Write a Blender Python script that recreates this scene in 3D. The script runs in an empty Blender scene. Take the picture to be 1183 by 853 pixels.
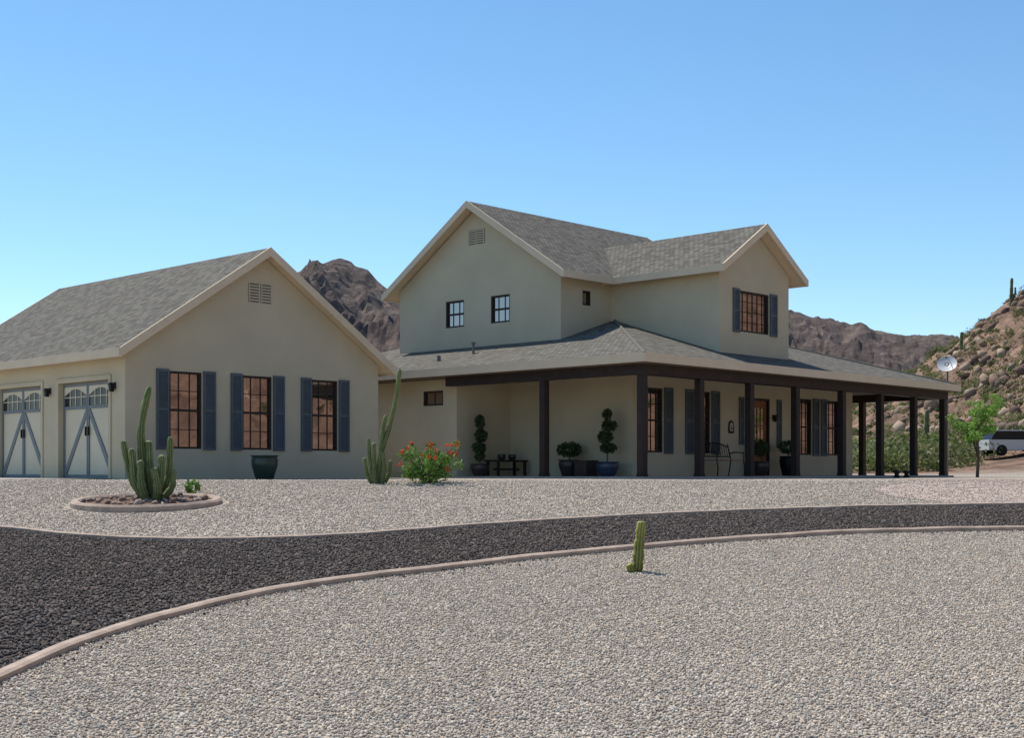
import bpy, bmesh, math, random
import numpy as np
from mathutils import Vector, Matrix, noise
random.seed(7); rng=np.random.default_rng(7)
S=bpy.context.scene
COL=S.collection
RH=Matrix.Rotation(math.radians(46.2),4,'Z')
def W(a,b,z=0.0): return RH@Vector((a,b,z))

# ------------------------------------------------------------ materials
def newmat(name):
    m=bpy.data.materials.new(name); m.use_nodes=True
    nt=m.node_tree; b=nt.nodes['Principled BSDF']; return m,nt,b
def N(nt,t,**k):
    n=nt.nodes.new(t)
    for a,v in k.items(): setattr(n,a,v)
    return n
def mat(name,c,rough=.8,var=.12,vs=3.0,bump=.0,bs=60.0,metal=0.0,spec=.3,c2=None,detail=4):
    m,nt,b=newmat(name); L=nt.links
    tc=N(nt,'ShaderNodeTexCoord')
    n=N(nt,'ShaderNodeTexNoise'); n.inputs['Scale'].default_value=vs; n.inputs['Detail'].default_value=detail; n.inputs['Roughness'].default_value=.6
    L.new(tc.outputs['Object'],n.inputs['Vector'])
    r=N(nt,'ShaderNodeValToRGB'); r.color_ramp.elements[0].position=.3; r.color_ramp.elements[1].position=.7
    a=[max(0,x*(1-var)) for x in c]; d=[x*(1+var) for x in (c2 or c)]
    r.color_ramp.elements[0].color=(*a,1); r.color_ramp.elements[1].color=(*d,1)
    L.new(n.outputs['Fac'],r.inputs['Fac']); L.new(r.outputs['Color'],b.inputs['Base Color'])
    b.inputs['Roughness'].default_value=rough; b.inputs['Metallic'].default_value=metal
    b.inputs['Specular IOR Level'].default_value=spec
    if bump>0:
        n2=N(nt,'ShaderNodeTexNoise'); n2.inputs['Scale'].default_value=bs; n2.inputs['Detail'].default_value=3
        L.new(tc.outputs['Object'],n2.inputs['Vector'])
        bp=N(nt,'ShaderNodeBump'); bp.inputs['Strength'].default_value=bump; bp.inputs['Distance'].default_value=.02
        L.new(n2.outputs['Fac'],bp.inputs['Height']); L.new(bp.outputs['Normal'],b.inputs['Normal'])
    return m
def attrmat(name,rough=.8,trans=0.0,nv=.25,ns=8,spec=.3):
    m,nt,b=newmat(name); L=nt.links
    a=N(nt,'ShaderNodeAttribute'); a.attribute_name='Col'
    tc=N(nt,'ShaderNodeTexCoord')
    n=N(nt,'ShaderNodeTexNoise'); n.inputs['Scale'].default_value=ns; L.new(tc.outputs['Object'],n.inputs['Vector'])
    mr=N(nt,'ShaderNodeMapRange'); mr.inputs['To Min'].default_value=1-nv; mr.inputs['To Max'].default_value=1+nv
    mr.inputs['From Min'].default_value=.3; mr.inputs['From Max'].default_value=.7
    L.new(n.outputs['Fac'],mr.inputs['Value'])
    vm=N(nt,'ShaderNodeVectorMath',operation='SCALE'); L.new(a.outputs['Color'],vm.inputs[0]); L.new(mr.outputs['Result'],vm.inputs['Scale'])
    L.new(vm.outputs['Vector'],b.inputs['Base Color']); b.inputs['Roughness'].default_value=rough
    b.inputs['Specular IOR Level'].default_value=spec
    if trans>0:
        t=N(nt,'ShaderNodeBsdfTranslucent'); L.new(vm.outputs['Vector'],t.inputs['Color'])
        mx=N(nt,'ShaderNodeMixShader'); mx.inputs['Fac'].default_value=trans
        L.new(b.outputs['BSDF'],mx.inputs[1]); L.new(t.outputs['BSDF'],mx.inputs[2])
        L.new(mx.outputs['Shader'],nt.nodes['Material Output'].inputs['Surface'])
    return m
STUCCO=mat('stucco',(.545,.475,.335),.92,.07,.8,.35,70,spec=.15)
TRIM=mat('trim_paint',(.70,.56,.39),.7,.06,2,.1,30)
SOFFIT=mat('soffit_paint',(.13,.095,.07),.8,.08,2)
BROWN=mat('dark_brown_wood',(.030,.019,.016),.6,.3,6,.15,40)
SHUT=mat('shutter_paint',(.095,.115,.13),.6,.1,5)
DTRIM=mat('door_trim_paint',(.17,.19,.20),.6,.08,5)
CREAM=mat('door_panel_paint',(.60,.54,.40),.7,.06,2)
CONC=mat('concrete',(.40,.34,.30),.9,.15,3,.3,40)
EDGE=mat('edging_concrete',(.42,.32,.25),.9,.25,4,.4,45)
APRON=mat('apron_concrete',(.50,.45,.40),.9,.1,2,.2,40)
PINK=mat('path_gravel',(.42,.335,.28),.95,.15,5,.4,50)
IRON=mat('iron',(.012,.012,.013),.5,.2,5,metal=.3)
WOOD=mat('door_wood',(.26,.11,.05),.5,.3,5)
GREENPOT=mat('green_glaze',(.03,.055,.04),.3,.3,5,spec=.5)
BLUEPOT=mat('blue_glaze',(.03,.05,.09),.3,.3,5,spec=.5)
BROWNPOT=mat('brown_glaze',(.04,.03,.028),.35,.3,5,spec=.5)
SOIL=mat('soil',(.15,.09,.06),.95,.3,8,.6,30)
BARK=mat('bark',(.12,.085,.06),.9,.3,20,.5,40)
WHITE=mat('white_metal',(.6,.6,.6),.45,.05,3)
VENT=mat('vent_paint',(.16,.15,.135),.8,.1,3)
PALE=mat('pale_ceramic',(.5,.47,.4),.6,.2,30)
STONEM=attrmat('stone',.9,nv=.2,ns=25,spec=.2)
LEAF=attrmat('leaf',.6,trans=.35,nv=.15,ns=3)
CACT=attrmat('cactus_skin',.65,nv=.18,ns=6)
CARM=mat('car_paint',(.62,.61,.58),.3,.03,1)
CARG=mat('car_glass',(.02,.02,.022),.2,.1,1)
def glassmat():
    m,nt,b=newmat('window_glass'); L=nt.links
    tc=N(nt,'ShaderNodeTexCoord'); n=N(nt,'ShaderNodeTexNoise'); n.inputs['Scale'].default_value=1.3
    L.new(tc.outputs['Object'],n.inputs['Vector'])
    bp=N(nt,'ShaderNodeBump'); bp.inputs['Strength'].default_value=.06; bp.inputs['Distance'].default_value=.05
    L.new(n.outputs['Fac'],bp.inputs['Height'])
    b.inputs['Base Color'].default_value=(.02,.016,.014,1); b.inputs['Roughness'].default_value=.3
    g=N(nt,'ShaderNodeBsdfGlossy'); g.inputs['Roughness'].default_value=.015; g.inputs['Color'].default_value=(.85,.70,.64,1)
    L.new(bp.outputs['Normal'],g.inputs['Normal'])
    mx=N(nt,'ShaderNodeMixShader'); mx.inputs['Fac'].default_value=.42
    L.new(b.outputs['BSDF'],mx.inputs[1]); L.new(g.outputs['BSDF'],mx.inputs[2])
    L.new(mx.outputs['Shader'],nt.nodes['Material Output'].inputs['Surface'])
    return m
GLASS=glassmat()
def shingle():
    m,nt,b=newmat('asphalt_shingles'); L=nt.links
    uv=N(nt,'ShaderNodeUVMap'); uv.uv_map='UVMap'
    br=N(nt,'ShaderNodeTexBrick'); br.offset=.5
    br.inputs['Scale'].default_value=1.0
    br.inputs['Brick Width'].default_value=.16; br.inputs['Row Height'].default_value=.13
    br.inputs['Mortar Size'].default_value=.010; br.inputs['Mortar Smooth'].default_value=.3; br.inputs['Bias'].default_value=0
    br.inputs['Color1'].default_value=(.115,.105,.088,1); br.inputs['Color2'].default_value=(.20,.185,.155,1); br.inputs['Mortar'].default_value=(.055,.049,.042,1)
    L.new(uv.outputs['UV'],br.inputs['Vector'])
    n=N(nt,'ShaderNodeTexNoise'); n.inputs['Scale'].default_value=3.2; n.inputs['Detail'].default_value=8; n.inputs['Roughness'].default_value=.85
    L.new(uv.outputs['UV'],n.inputs['Vector'])
    mr=N(nt,'ShaderNodeMapRange'); mr.inputs['From Min'].default_value=.3; mr.inputs['From Max'].default_value=.7; mr.inputs['To Min'].default_value=.84; mr.inputs['To Max'].default_value=1.16
    L.new(n.outputs['Fac'],mr.inputs['Value'])
    vm=N(nt,'ShaderNodeVectorMath',operation='SCALE'); L.new(br.outputs['Color'],vm.inputs[0]); L.new(mr.outputs['Result'],vm.inputs['Scale'])
    L.new(vm.outputs['Vector'],b.inputs['Base Color']); b.inputs['Roughness'].default_value=.95; b.inputs['Specular IOR Level'].default_value=.15
    bp=N(nt,'ShaderNodeBump'); bp.inputs['Strength'].default_value=.5; bp.inputs['Distance'].default_value=.01; bp.invert=True
    L.new(br.outputs['Fac'],bp.inputs['Height']); L.new(bp.outputs['Normal'],b.inputs['Normal'])
    return m
SHING=shingle()
def gravelmat(name,pal,scale,desert=False,bump=.8,avgmul=1.0):
    m,nt,b=newmat(name); L=nt.links
    tc=N(nt,'ShaderNodeTexCoord')
    v=N(nt,'ShaderNodeTexVoronoi'); v.inputs['Scale'].default_value=scale
    L.new(tc.outputs['Object'],v.inputs['Vector'])
    sp=N(nt,'ShaderNodeSeparateColor'); L.new(v.outputs['Color'],sp.inputs['Color'])
    r=N(nt,'ShaderNodeValToRGB'); r.color_ramp.interpolation='CONSTANT'
    e=r.color_ramp.elements
    while len(e)<len(pal): e.new(.5)
    for i,c in enumerate(pal):
        e[i].position=i/len(pal); e[i].color=(*c,1)
    L.new(sp.outputs['Red'],r.inputs['Fac'])
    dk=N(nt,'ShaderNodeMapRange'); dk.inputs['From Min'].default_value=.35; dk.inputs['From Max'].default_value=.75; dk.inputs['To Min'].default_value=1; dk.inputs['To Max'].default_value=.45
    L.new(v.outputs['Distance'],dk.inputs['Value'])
    n=N(nt,'ShaderNodeTexNoise'); n.inputs['Scale'].default_value=.45; n.inputs['Detail'].default_value=6; n.inputs['Roughness'].default_value=.65
    L.new(tc.outputs['Object'],n.inputs['Vector'])
    mr=N(nt,'ShaderNodeMapRange'); mr.inputs['From Min'].default_value=.3; mr.inputs['From Max'].default_value=.7; mr.inputs['To Min'].default_value=.86*avgmul; mr.inputs['To Max'].default_value=1.12*avgmul
    L.new(n.outputs['Fac'],mr.inputs['Value'])
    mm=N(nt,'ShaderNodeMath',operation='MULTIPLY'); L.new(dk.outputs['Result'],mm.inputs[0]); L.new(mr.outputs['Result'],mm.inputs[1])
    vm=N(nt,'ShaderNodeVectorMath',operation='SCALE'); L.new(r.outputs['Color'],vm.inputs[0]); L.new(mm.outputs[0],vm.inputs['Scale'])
    out=vm.outputs['Vector']
    if desert:
        a=N(nt,'ShaderNodeAttribute'); a.attribute_name='zone'
        n3=N(nt,'ShaderNodeTexNoise'); n3.inputs['Scale'].default_value=.35; n3.inputs['Detail'].default_value=9; n3.inputs['Roughness'].default_value=.75
        L.new(tc.outputs['Object'],n3.inputs['Vector'])
        r3=N(nt,'ShaderNodeValToRGB'); r3.color_ramp.elements[0].position=.38; r3.color_ramp.elements[1].position=.62
        r3.color_ramp.elements[0].color=(.10,.062,.043,1); r3.color_ramp.elements[1].color=(.33,.215,.15,1)
        L.new(n3.outputs['Fac'],r3.inputs['Fac'])
        mx=N(nt,'ShaderNodeMix',data_type='RGBA'); L.new(a.outputs['Fac'],mx.inputs[0]); L.new(out,mx.inputs[6]); L.new(r3.outputs['Color'],mx.inputs[7])
        out=mx.outputs[2]
    L.new(out,b.inputs['Base Color']); b.inputs['Roughness'].default_value=.95; b.inputs['Specular IOR Level'].default_value=.15
    bp=N(nt,'ShaderNodeBump'); bp.inputs['Strength'].default_value=bump; bp.inputs['Distance'].default_value=.012; bp.invert=True
    L.new(v.outputs['Distance'],bp.inputs['Height']); L.new(bp.outputs['Normal'],b.inputs['Normal'])
    return m
PALG=[(.55,.47,.375),(.42,.35,.28),(.66,.59,.485),(.33,.275,.22),(.50,.395,.30),(.33,.31,.285),(.58,.49,.40)]
PALP=[(.55,.43,.355),(.44,.35,.29),(.62,.52,.44),(.36,.29,.24),(.50,.385,.31)]
PALD=[(.105,.083,.071),(.063,.052,.046),(.15,.122,.103),(.08,.066,.06),(.125,.095,.078),(.19,.158,.14)]
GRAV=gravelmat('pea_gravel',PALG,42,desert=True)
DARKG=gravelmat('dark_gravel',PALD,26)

# ------------------------------------------------------------ mesh helpers
class MB:
    def __init__(s): s.v=[];s.f=[];s.m=[];s.mats=[];s.uv={}
    def mi(s,m):
        if m not in s.mats: s.mats.append(m)
        return s.mats.index(m)
    def add(s,vs,fs,m,uvs=None):
        o=len(s.v); s.v+= [tuple(v) for v in vs]; k=s.mi(m)
        for i,f in enumerate(fs):
            if uvs and i in uvs: s.uv[len(s.f)]=uvs[i]
            s.f.append([o+j for j in f]); s.m.append(k)
    def box(s,x0,x1,y0,y1,z0,z1,m):
        x0,x1=sorted((x0,x1)); y0,y1=sorted((y0,y1)); z0,z1=sorted((z0,z1))
        s.add([(x0,y0,z0),(x1,y0,z0),(x1,y1,z0),(x0,y1,z0),(x0,y0,z1),(x1,y0,z1),(x1,y1,z1),(x0,y1,z1)],
          [(0,3,2,1),(4,5,6,7),(0,1,5,4),(1,2,6,5),(2,3,7,6),(3,0,4,7)],m)
    def loft(s,A,B,m):
        n=len(A); fs=[tuple(range(n))[::-1],tuple(range(n,2*n))]+[(i,(i+1)%n,n+(i+1)%n,n+i) for i in range(n)]
        s.add(list(A)+list(B),fs,m)
    def slab(s,P,th,mt,mb):
        P=[Vector(p) for p in P]; n=len(P); Q=[p-Vector((0,0,th)) for p in P]
        u=(P[1]-P[0]).normalized(); nn=(P[1]-P[0]).cross(P[2]-P[0]).normalized(); w=nn.cross(u)
        uv=[((p-P[0]).dot(u)+P[0].x*.37,(p-P[0]).dot(w)) for p in P]
        s.add(P,[tuple(range(n))],mt,{0:uv})
        s.add(P+Q,[tuple(range(n,2*n))[::-1]]+[(i,n+i,n+(i+1)%n,(i+1)%n) for i in range(n)],mb)
    def board(s,p0,p1,n,t,h,m,up=.012):
        p0=Vector(p0)+Vector((0,0,up)); p1=Vector(p1)+Vector((0,0,up)); n=Vector(n)*t; d=Vector((0,0,-h))
        s.loft([p0,p1,p1+d,p0+d],[p0+n,p1+n,p1+n+d,p0+n+d],m)
    def tube(s,pts,rad,m,seg=8,cap=True):
        pts=[Vector(p) for p in pts]; rings=[]
        if not hasattr(rad,'__len__'): rad=[rad]*len(pts)
        for i,p in enumerate(pts):
            d=(pts[min(i+1,len(pts)-1)]-pts[max(i-1,0)]).normalized()
            a=d.cross(Vector((0,1,.03)) if abs(d.y)<.9 else Vector((1,0,0))).normalized(); b=d.cross(a)
            rings.append([p+(a*math.cos(t)+b*math.sin(t))*rad[i] for t in [2*math.pi*k/seg for k in range(seg)]])
        vs=[v for r in rings for v in r]; fs=[]
        for i in range(len(pts)-1):
            for k in range(seg): fs.append((i*seg+k,i*seg+(k+1)%seg,(i+1)*seg+(k+1)%seg,(i+1)*seg+k))
        if cap: fs+= [tuple(range(seg))[::-1],tuple((len(pts)-1)*seg+k for k in range(seg))]
        s.add(vs,fs,m)
    def lathe(s,c,prof,m,seg=24):
        vs=[];fs=[]; c=Vector(c)
        for r,z in prof: vs+= [c+Vector((r*math.cos(2*math.pi*k/seg),r*math.sin(2*math.pi*k/seg),z)) for k in range(seg)]
        for i in range(len(prof)-1):
            for k in range(seg): fs.append((i*seg+k,i*seg+(k+1)%seg,(i+1)*seg+(k+1)%seg,(i+1)*seg+k))
        s.add(vs,fs,m)
    def obj(s,name,parent=None,house=False,smooth=False,fix=True):
        me=bpy.data.meshes.new(name); me.from_pydata(s.v,[],s.f)
        for m in s.mats: me.materials.append(m)
        me.polygons.foreach_set('material_index',s.m)
        if s.uv:
            ul=me.uv_layers.new(name='UVMap')
            for fi,uvs in s.uv.items():
                for li,u in zip(me.polygons[fi].loop_indices,uvs): ul.data[li].uv=u
        if fix:
            bm=bmesh.new(); bm.from_mesh(me); bmesh.ops.recalc_face_normals(bm,faces=bm.faces[:]); bm.to_mesh(me); bm.free()
        if smooth: me.polygons.foreach_set('use_smooth',[True]*len(me.polygons))
        o=bpy.data.objects.new(name,me); COL.objects.link(o)
        if house: o.matrix_world=RH
        if parent:
            o.parent=parent; o.matrix_parent_inverse=parent.matrix_world.inverted()
        return o
def empty(name,loc,rot=0):
    e=bpy.data.objects.new(name,None); COL.objects.link(e)
    e.matrix_world=Matrix.Translation(loc)@Matrix.Rotation(rot,4,'Z'); e.empty_display_size=.3
    return e
class FR:
    def __init__(s,kind,pos): s.k=kind; s.p=pos
    def P(s,u,w,z): return (u,s.p-w,z) if s.k=='Y' else (s.p-w,u,z)
    def box(s,mb,u0,u1,w0,w1,z0,z1,m):
        a=s.P(u0,w0,z0); b=s.P(u1,w1,z1); mb.box(a[0],b[0],a[1],b[1],a[2],b[2],m)
    def poly(s,mb,pts,w0,w1,m): mb.loft([s.P(u,w0,z) for u,z in pts],[s.P(u,w1,z) for u,z in pts],m)
def window(mb,fr,u0,u1,z0,z1,cols=2,rows=4,rail=True,frm=BROWN):
    t=.045
    fr.box(mb,u0,u1,-.10,-.075,z0,z1,GLASS)
    for a,b,c,d in ((u0,u0+t,z0,z1),(u1-t,u1,z0,z1),(u0+t,u1-t,z0,z0+t),(u0+t,u1-t,z1-t,z1)):
        fr.box(mb,a,b,-.0745,-.02,c,d,frm)
    for i in range(1,cols):
        u=u0+(u1-u0)*i/cols; fr.box(mb,u-.009,u+.009,-.0745,-.06,z0+t,z1-t,frm)
    for j in range(1,rows):
        z=z0+(z1-z0)*j/rows; h=.025 if (rail and j==rows//2) else .009
        fr.box(mb,u0+t,u1-t,-.0743,-.04 if h>.02 else -.062,z-h,z+h,frm)
def shutter(mb,fr,u0,u1,z0,z1):
    t=.045; zm=(z0+z1)/2
    fr.box(mb,u0+.01,u1-.01,.004,.012,z0,z1,SHUT)
    fr.box(mb,u0,u0+t,.003,.045,z0,z1,SHUT); fr.box(mb,u1-t,u1,.003,.045,z0,z1,SHUT)
    for a,b in ((z0,z0+.06),(z1-.06,z1),(zm-.03,zm+.03)): fr.box(mb,u0+t,u1-t,.003,.043,a,b,SHUT)
    z=z0+.075
    while z<z1-.09:
        if abs(z-zm)>.05:
            mb.loft([fr.P(u0+t,.013,z+.03),fr.P(u0+t,.036,z),fr.P(u0+t,.036,z+.008),fr.P(u0+t,.013,z+.038)],
                    [fr.P(u1-t,.013,z+.03),fr.P(u1-t,.036,z),fr.P(u1-t,.036,z+.008),fr.P(u1-t,.013,z+.038)],SHUT)
        z+=.045
def vent(mb,fr,u0,u1,z0,z1):
    um=(u0+u1)/2
    for a,b in ((u0,um-.02),(um+.02,u1)):
        fr.box(mb,a,b,.002,.012,z0,z1,VENT)
        z=z0+.03
        while z<z1-.02:
            fr.box(mb,a+.02,b-.02,.0125,.03,z,z+.03,STUCCO); z+=.065
        for c,d in ((a,a+.02),(b-.02,b)): fr.box(mb,c,d,.0125,.032,z0,z1,STUCCO)
def cutwalls(o,cuts):
    mb=MB()
    for fr,u0,u1,z0,z1,dep in cuts: fr.box(mb,u0,u1,-dep,.06,z0,z1,STUCCO)
    c=mb.obj('cut',house=True); md=o.modifiers.new('b','BOOLEAN'); md.object=c; md.operation='DIFFERENCE'; md.solver='EXACT'
    bpy.context.view_layer.update()
    me=bpy.data.meshes.new_from_object(o.evaluated_get(bpy.context.evaluated_depsgraph_get()))
    o.modifiers.clear(); o.data=me; bpy.data.objects.remove(c)
def sconce(mb,fr,u,z):
    fr.box(mb,u-.03,u+.03,.002,.02,z-.02,z+.12,IRON); fr.box(mb,u-.01,u+.01,.02,.09,z+.07,z+.085,IRON)
    fr.poly(mb,[(u-.035,z-.08),(u+.035,z-.08),(u+.05,z+.05),(u-.05,z+.05)],.045,.13,IRON)
    fr.poly(mb,[(u-.065,z+.051),(u+.065,z+.051),(u,z+.11)],.03,.145,IRON)

# ------------------------------------------------------------ terrain
def ss(a,b,x):
    t=min(1,max(0,(x-a)/(b-a))); return t*t*(3-2*t)
def g(d):
    if d>=25.4: return 0.0
    if d>=22.4: return -.09*(25.4-d)**2/6
    if d>=4: return -.09*(23.9-d)
    return -.09*19.9
def hill(x,d):
    if x<20: return 0.0
    xc=62 if d<60 else (62-8*(d-60)/90 if d<150 else 54)
    s=1/(1+math.exp(-max(-40,min(40,(x-xc)/8.5))))
    A=28+5*ss(60,0,d)
    h=A*s*(1-ss(160,225,d))*ss(20,34,x)
    if h>.02:
        k=min(1,h/4)
        h+=k*(noise.fractal(Vector((x*.06,d*.06,1.3)),1.0,2.1,6)*2.0+noise.fractal(Vector((x*.35,d*.35,5.3)),.7,2.1,5)*.6)
        h+=k*(noise.ridged_multi_fractal(Vector((x*.09,d*.05,2.7)),.9,2.1,4,1.0,2.0)-1)*.9
    return max(h,0)
def T(x,d): return g(d)+hill(x,d)+ (ss(56,110,d)*1.2 if d>56 else 0)*ss(5,20,x)
def fr_(a,b,s): return list(np.arange(a,b,s))
xs=fr_(-900,-60,60)+fr_(-60,-20,5)+fr_(-20,22,1.5)+fr_(22,85,.8)+fr_(85,130,2)+fr_(130,180,6)+fr_(180,1000,60)
ds=fr_(-400,-60,20)+fr_(-60,-4,4)+fr_(-4,4,1)+fr_(4,27,.25)+fr_(27,55,1.5)+fr_(55,90,1.2)+fr_(90,170,.9)+fr_(170,230,2)+fr_(230,300,10)+fr_(300,1500,80)
xs=[float(x) for x in xs]; ds=[float(d) for d in ds]
vs=[(x,d,T(x,d)) for d in ds for x in xs]; nx=len(xs)
fs=[(j*nx+i,j*nx+i+1,(j+1)*nx+i+1,(j+1)*nx+i) for j in range(len(ds)-1) for i in range(nx-1)]
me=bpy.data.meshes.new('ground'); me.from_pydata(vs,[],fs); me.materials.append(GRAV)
me.polygons.foreach_set('use_smooth',[y<60 for x,y,z in [vs[f[0]] for f in fs]])
at=me.attributes.new('zone','FLOAT','POINT')
at.data.foreach_set('value',[max(ss(58,68,d+3*noise.noise(Vector((x*.2,d*.2,0)))),ss(27,34,x),ss(-30,-50,x)) for x,d,z in vs])
ground=bpy.data.objects.new('ground',me); COL.objects.link(ground)

# mountains
prof=[(-900,470),(-400,440),(0,420),(150,390),(250,350),(310,320),(340,312),(356,310),(372,303),(382,299),(395,297),(404,299),(410,305),(424,311),(436,322),(444,327),(450,334),(480,350),(550,352),(650,345),(750,350),(850,352),(905,359),(930,361),(945,365),(958,364),(968,372),(985,377),(1000,383),(1015,382),(1030,386),(1050,384),(1064,388),(1085,384),(1110,397),(1150,420),(1300,440),(1700,460),(2600,500)]
pt=[(p[0]-591)/1542 for p in prof]; pe=[(545-p[1])/1542 for p in prof]
def mountain(name,D,front,back,x0,x1,dx,sc,m,seed,amp):
    X=fr_(x0,-260,25)+fr_(-260,-40,2.2)+fr_(-40,150,15)+fr_(150,380,2.2)+fr_(380,x1,25); R=fr_(D-front,D-60,6)+fr_(D-60,D+20,3)+fr_(D+20,D+back,14); vs=[]
    for d in R:
        s=(1-(D-d)/front) if d<D else (1-(d-D)/back); s=max(s,0)**(.85)
        for x in X:
            wx=x+14*noise.noise(Vector((x*.01,d*.02,seed)))*(1-s)
            H=float(np.interp(wx/D,pt,pe))*D*sc
            e=min(1,s*1.6)
            rg=noise.ridged_multi_fractal(Vector((x*.016,d*.008,seed)),.85,2.2,7,1.0,2.0)-1.0
            fn=noise.fractal(Vector((x*.05,d*.05,seed)),.7,2.1,6)
            k=(1-s)*s*4
            z=H*s
            z+=2.5*e*(noise.noise(Vector((x*.02,d*.02,z*.12)))) 
            vs.append((float(x),float(d),z+rg*H*.22*(k*.9+.04)+fn*amp*2.3*e-2))
    n=len(X); fs=[(j*n+i,j*n+i+1,(j+1)*n+i+1,(j+1)*n+i) for j in range(len(R)-1) for i in range(n-1)]
    me=bpy.data.meshes.new(name); me.from_pydata(vs,[],fs); me.materials.append(m)
    o=bpy.data.objects.new(name,me); COL.objects.link(o); return o
def hazy_rockmat():
    m,nt,b=newmat('hazy_mountain_rock'); L=nt.links
    tc=N(nt,'ShaderNodeTexCoord')
    n=N(nt,'ShaderNodeTexNoise'); n.inputs['Scale'].default_value=.07; n.inputs['Detail'].default_value=12; n.inputs['Roughness'].default_value=.8
    mp=N(nt,'ShaderNodeMapping'); mp.inputs['Scale'].default_value=(1,.4,1.6)
    L.new(tc.outputs['Object'],mp.inputs['Vector']); L.new(mp.outputs['Vector'],n.inputs['Vector'])
    r=N(nt,'ShaderNodeValToRGB'); e=r.color_ramp.elements; e[0].position=.38; e[1].position=.64
    e[0].color=(.115,.093,.092,1); e[1].color=(.36,.275,.225,1)  # rock tones lightened towards tan: distance haze painted into the colour
    x=e.new(.51); x.color=(.205,.162,.145,1)
    L.new(n.outputs['Fac'],r.inputs['Fac']); L.new(r.outputs['Color'],b.inputs['Base Color']); b.inputs['Roughness'].default_value=1
    b.inputs['Specular IOR Level'].default_value=.05
    bp=N(nt,'ShaderNodeBump'); bp.inputs['Strength'].default_value=1; bp.inputs['Distance'].default_value=6
    L.new(n.outputs['Fac'],bp.inputs['Height']); L.new(bp.outputs['Normal'],b.inputs['Normal'])
    return m
HAZY_ROCK=hazy_rockmat()
mountain('mountain',900,330,250,-900,1500,5,1.0,HAZY_ROCK,3.1,1.0)

# ------------------------------------------------------------ driveway + edging
def cr(P,n=8):
    out=[]; P=[P[0]]+P+[P[-1]]
    for i in range(1,len(P)-2):
        p0,p1,p2,p3=[np.array(q,float) for q in P[i-1:i+3]]
        for k in range(n):
            t=k/n; out.append(.5*((2*p1)+(-p0+p2)*t+(2*p0-5*p1+4*p2-p3)*t*t+(-p0+3*p1-3*p2+p3)*t**3))
    out.append(np.array(P[-2],float)); return np.array(out)
NE=cr([(-4.0,1.5),(-3.95,5),(-3.78,8),(-3.62,9.45),(-3.39,10.66),(-2.97,11.70),(-2.40,12.70),(-1.67,13.46),(-.83,14.10),(.09,14.80),(1.09,15.44),(2.18,16.06),(3.32,16.59),(4.53,17.02),(6.65,17.31),(9.5,17.4),(14,17.3),(22,17.0)])
FA=cr([(-15,19.6),(-11,19.0),(-8.5,18.3),(-6.67,17.45),(-5.28,16.65),(-4.15,16.38),(-3.10,16.44),(-2.07,16.75),(-1.03,17.38),(.10,18.0),(1.31,18.57),(2.58,19.06),(3.90,19.47),(5.25,19.80),(7.73,20.13),(12,20.4),(17,20.3),(22,20.1)])
def resamp(P,n):
    L=np.r_[0,np.cumsum(np.linalg.norm(np.diff(P,axis=0),axis=1))]; s=np.linspace(0,L[-1],n)
    return np.c_[np.interp(s,L,P[:,0]),np.interp(s,L,P[:,1])]
nA=resamp(NE,140); fA=resamp(FA,140); mb=MB(); K=16; vs=[];fs=[]
for i in range(140):
    for k in range(K+1):
        p=nA[i]*(1-k/K)+fA[i]*k/K; vs.append((p[0],p[1],g(p[1])+.006))
for i in range(139):
    for k in range(K): a=i*(K+1)+k; fs.append((a,a+K+1,a+K+2,a+1))
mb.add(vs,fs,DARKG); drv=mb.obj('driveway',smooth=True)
def edging(name,P,w=.14,h=.07,seg=None):
    mb=MB(); P=resamp(P,int(len(P)*3)); n=len(P); prof=[(-w/2,-.05),(-w/2,h*.75),(-w/2+.03,h),(w/2-.03,h),(w/2,h*.75),(w/2,-.05)]
    vs=[];fs=[]
    for i in range(n):
        t=P[min(i+1,n-1)]-P[max(i-1,0)]; t/=np.linalg.norm(t); nn=np.array((-t[1],t[0]))
        j=.006*noise.noise(Vector((i*.15,0,0)))
        for o,z in prof:
            q=P[i]+nn*(o+j); vs.append((q[0],q[1],g(P[i][1])+z+(j if z>0 else 0)))
    m=len(prof)
    for i in range(n-1):
        for k in range(m-1): fs.append((i*m+k,(i+1)*m+k,(i+1)*m+k+1,i*m+k+1))
    mb.add(vs,fs,EDGE); return mb.obj(name)
edging('concrete_edging',NE,w=.13,h=.06); edging('concrete_edging.001',FA,w=.10,h=.045)

def sheet(name,poly,m,off,step=.5):
    bm=bmesh.new(); f=bm.faces.new([bm.verts.new((x,y,0)) for x,y in poly]); 
    bmesh.ops.triangulate(bm,faces=[f]); bmesh.ops.subdivide_edges(bm,edges=bm.edges[:],cuts=14,use_grid_fill=True)
    for v in bm.verts: v.co.z=g(v.co.y)+off
    me=bpy.data.meshes.new(name); bm.to_mesh(me); bm.free(); me.materials.append(m)
    o=bpy.data.objects.new(name,me); COL.objects.link(o); return o
pathpoly=[(6.9,20.22),(9.5,20.45),(13,20.6),(16,22.6),(13,23.6),(10,24.4),(8.4,26.4),(7.6,26.0),(7.3,24.0),(6.0,22.4),(6.1,21.2)]
sheet('footpath',pathpoly,PINK,.010)
q=[W(11.6,25.3),W(14.45,25.3),W(14.45,34.2),W(11.6,34.2)]
sheet('garage_apron',[(p.x,p.y) for p in q],APRON,.02)

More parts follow.
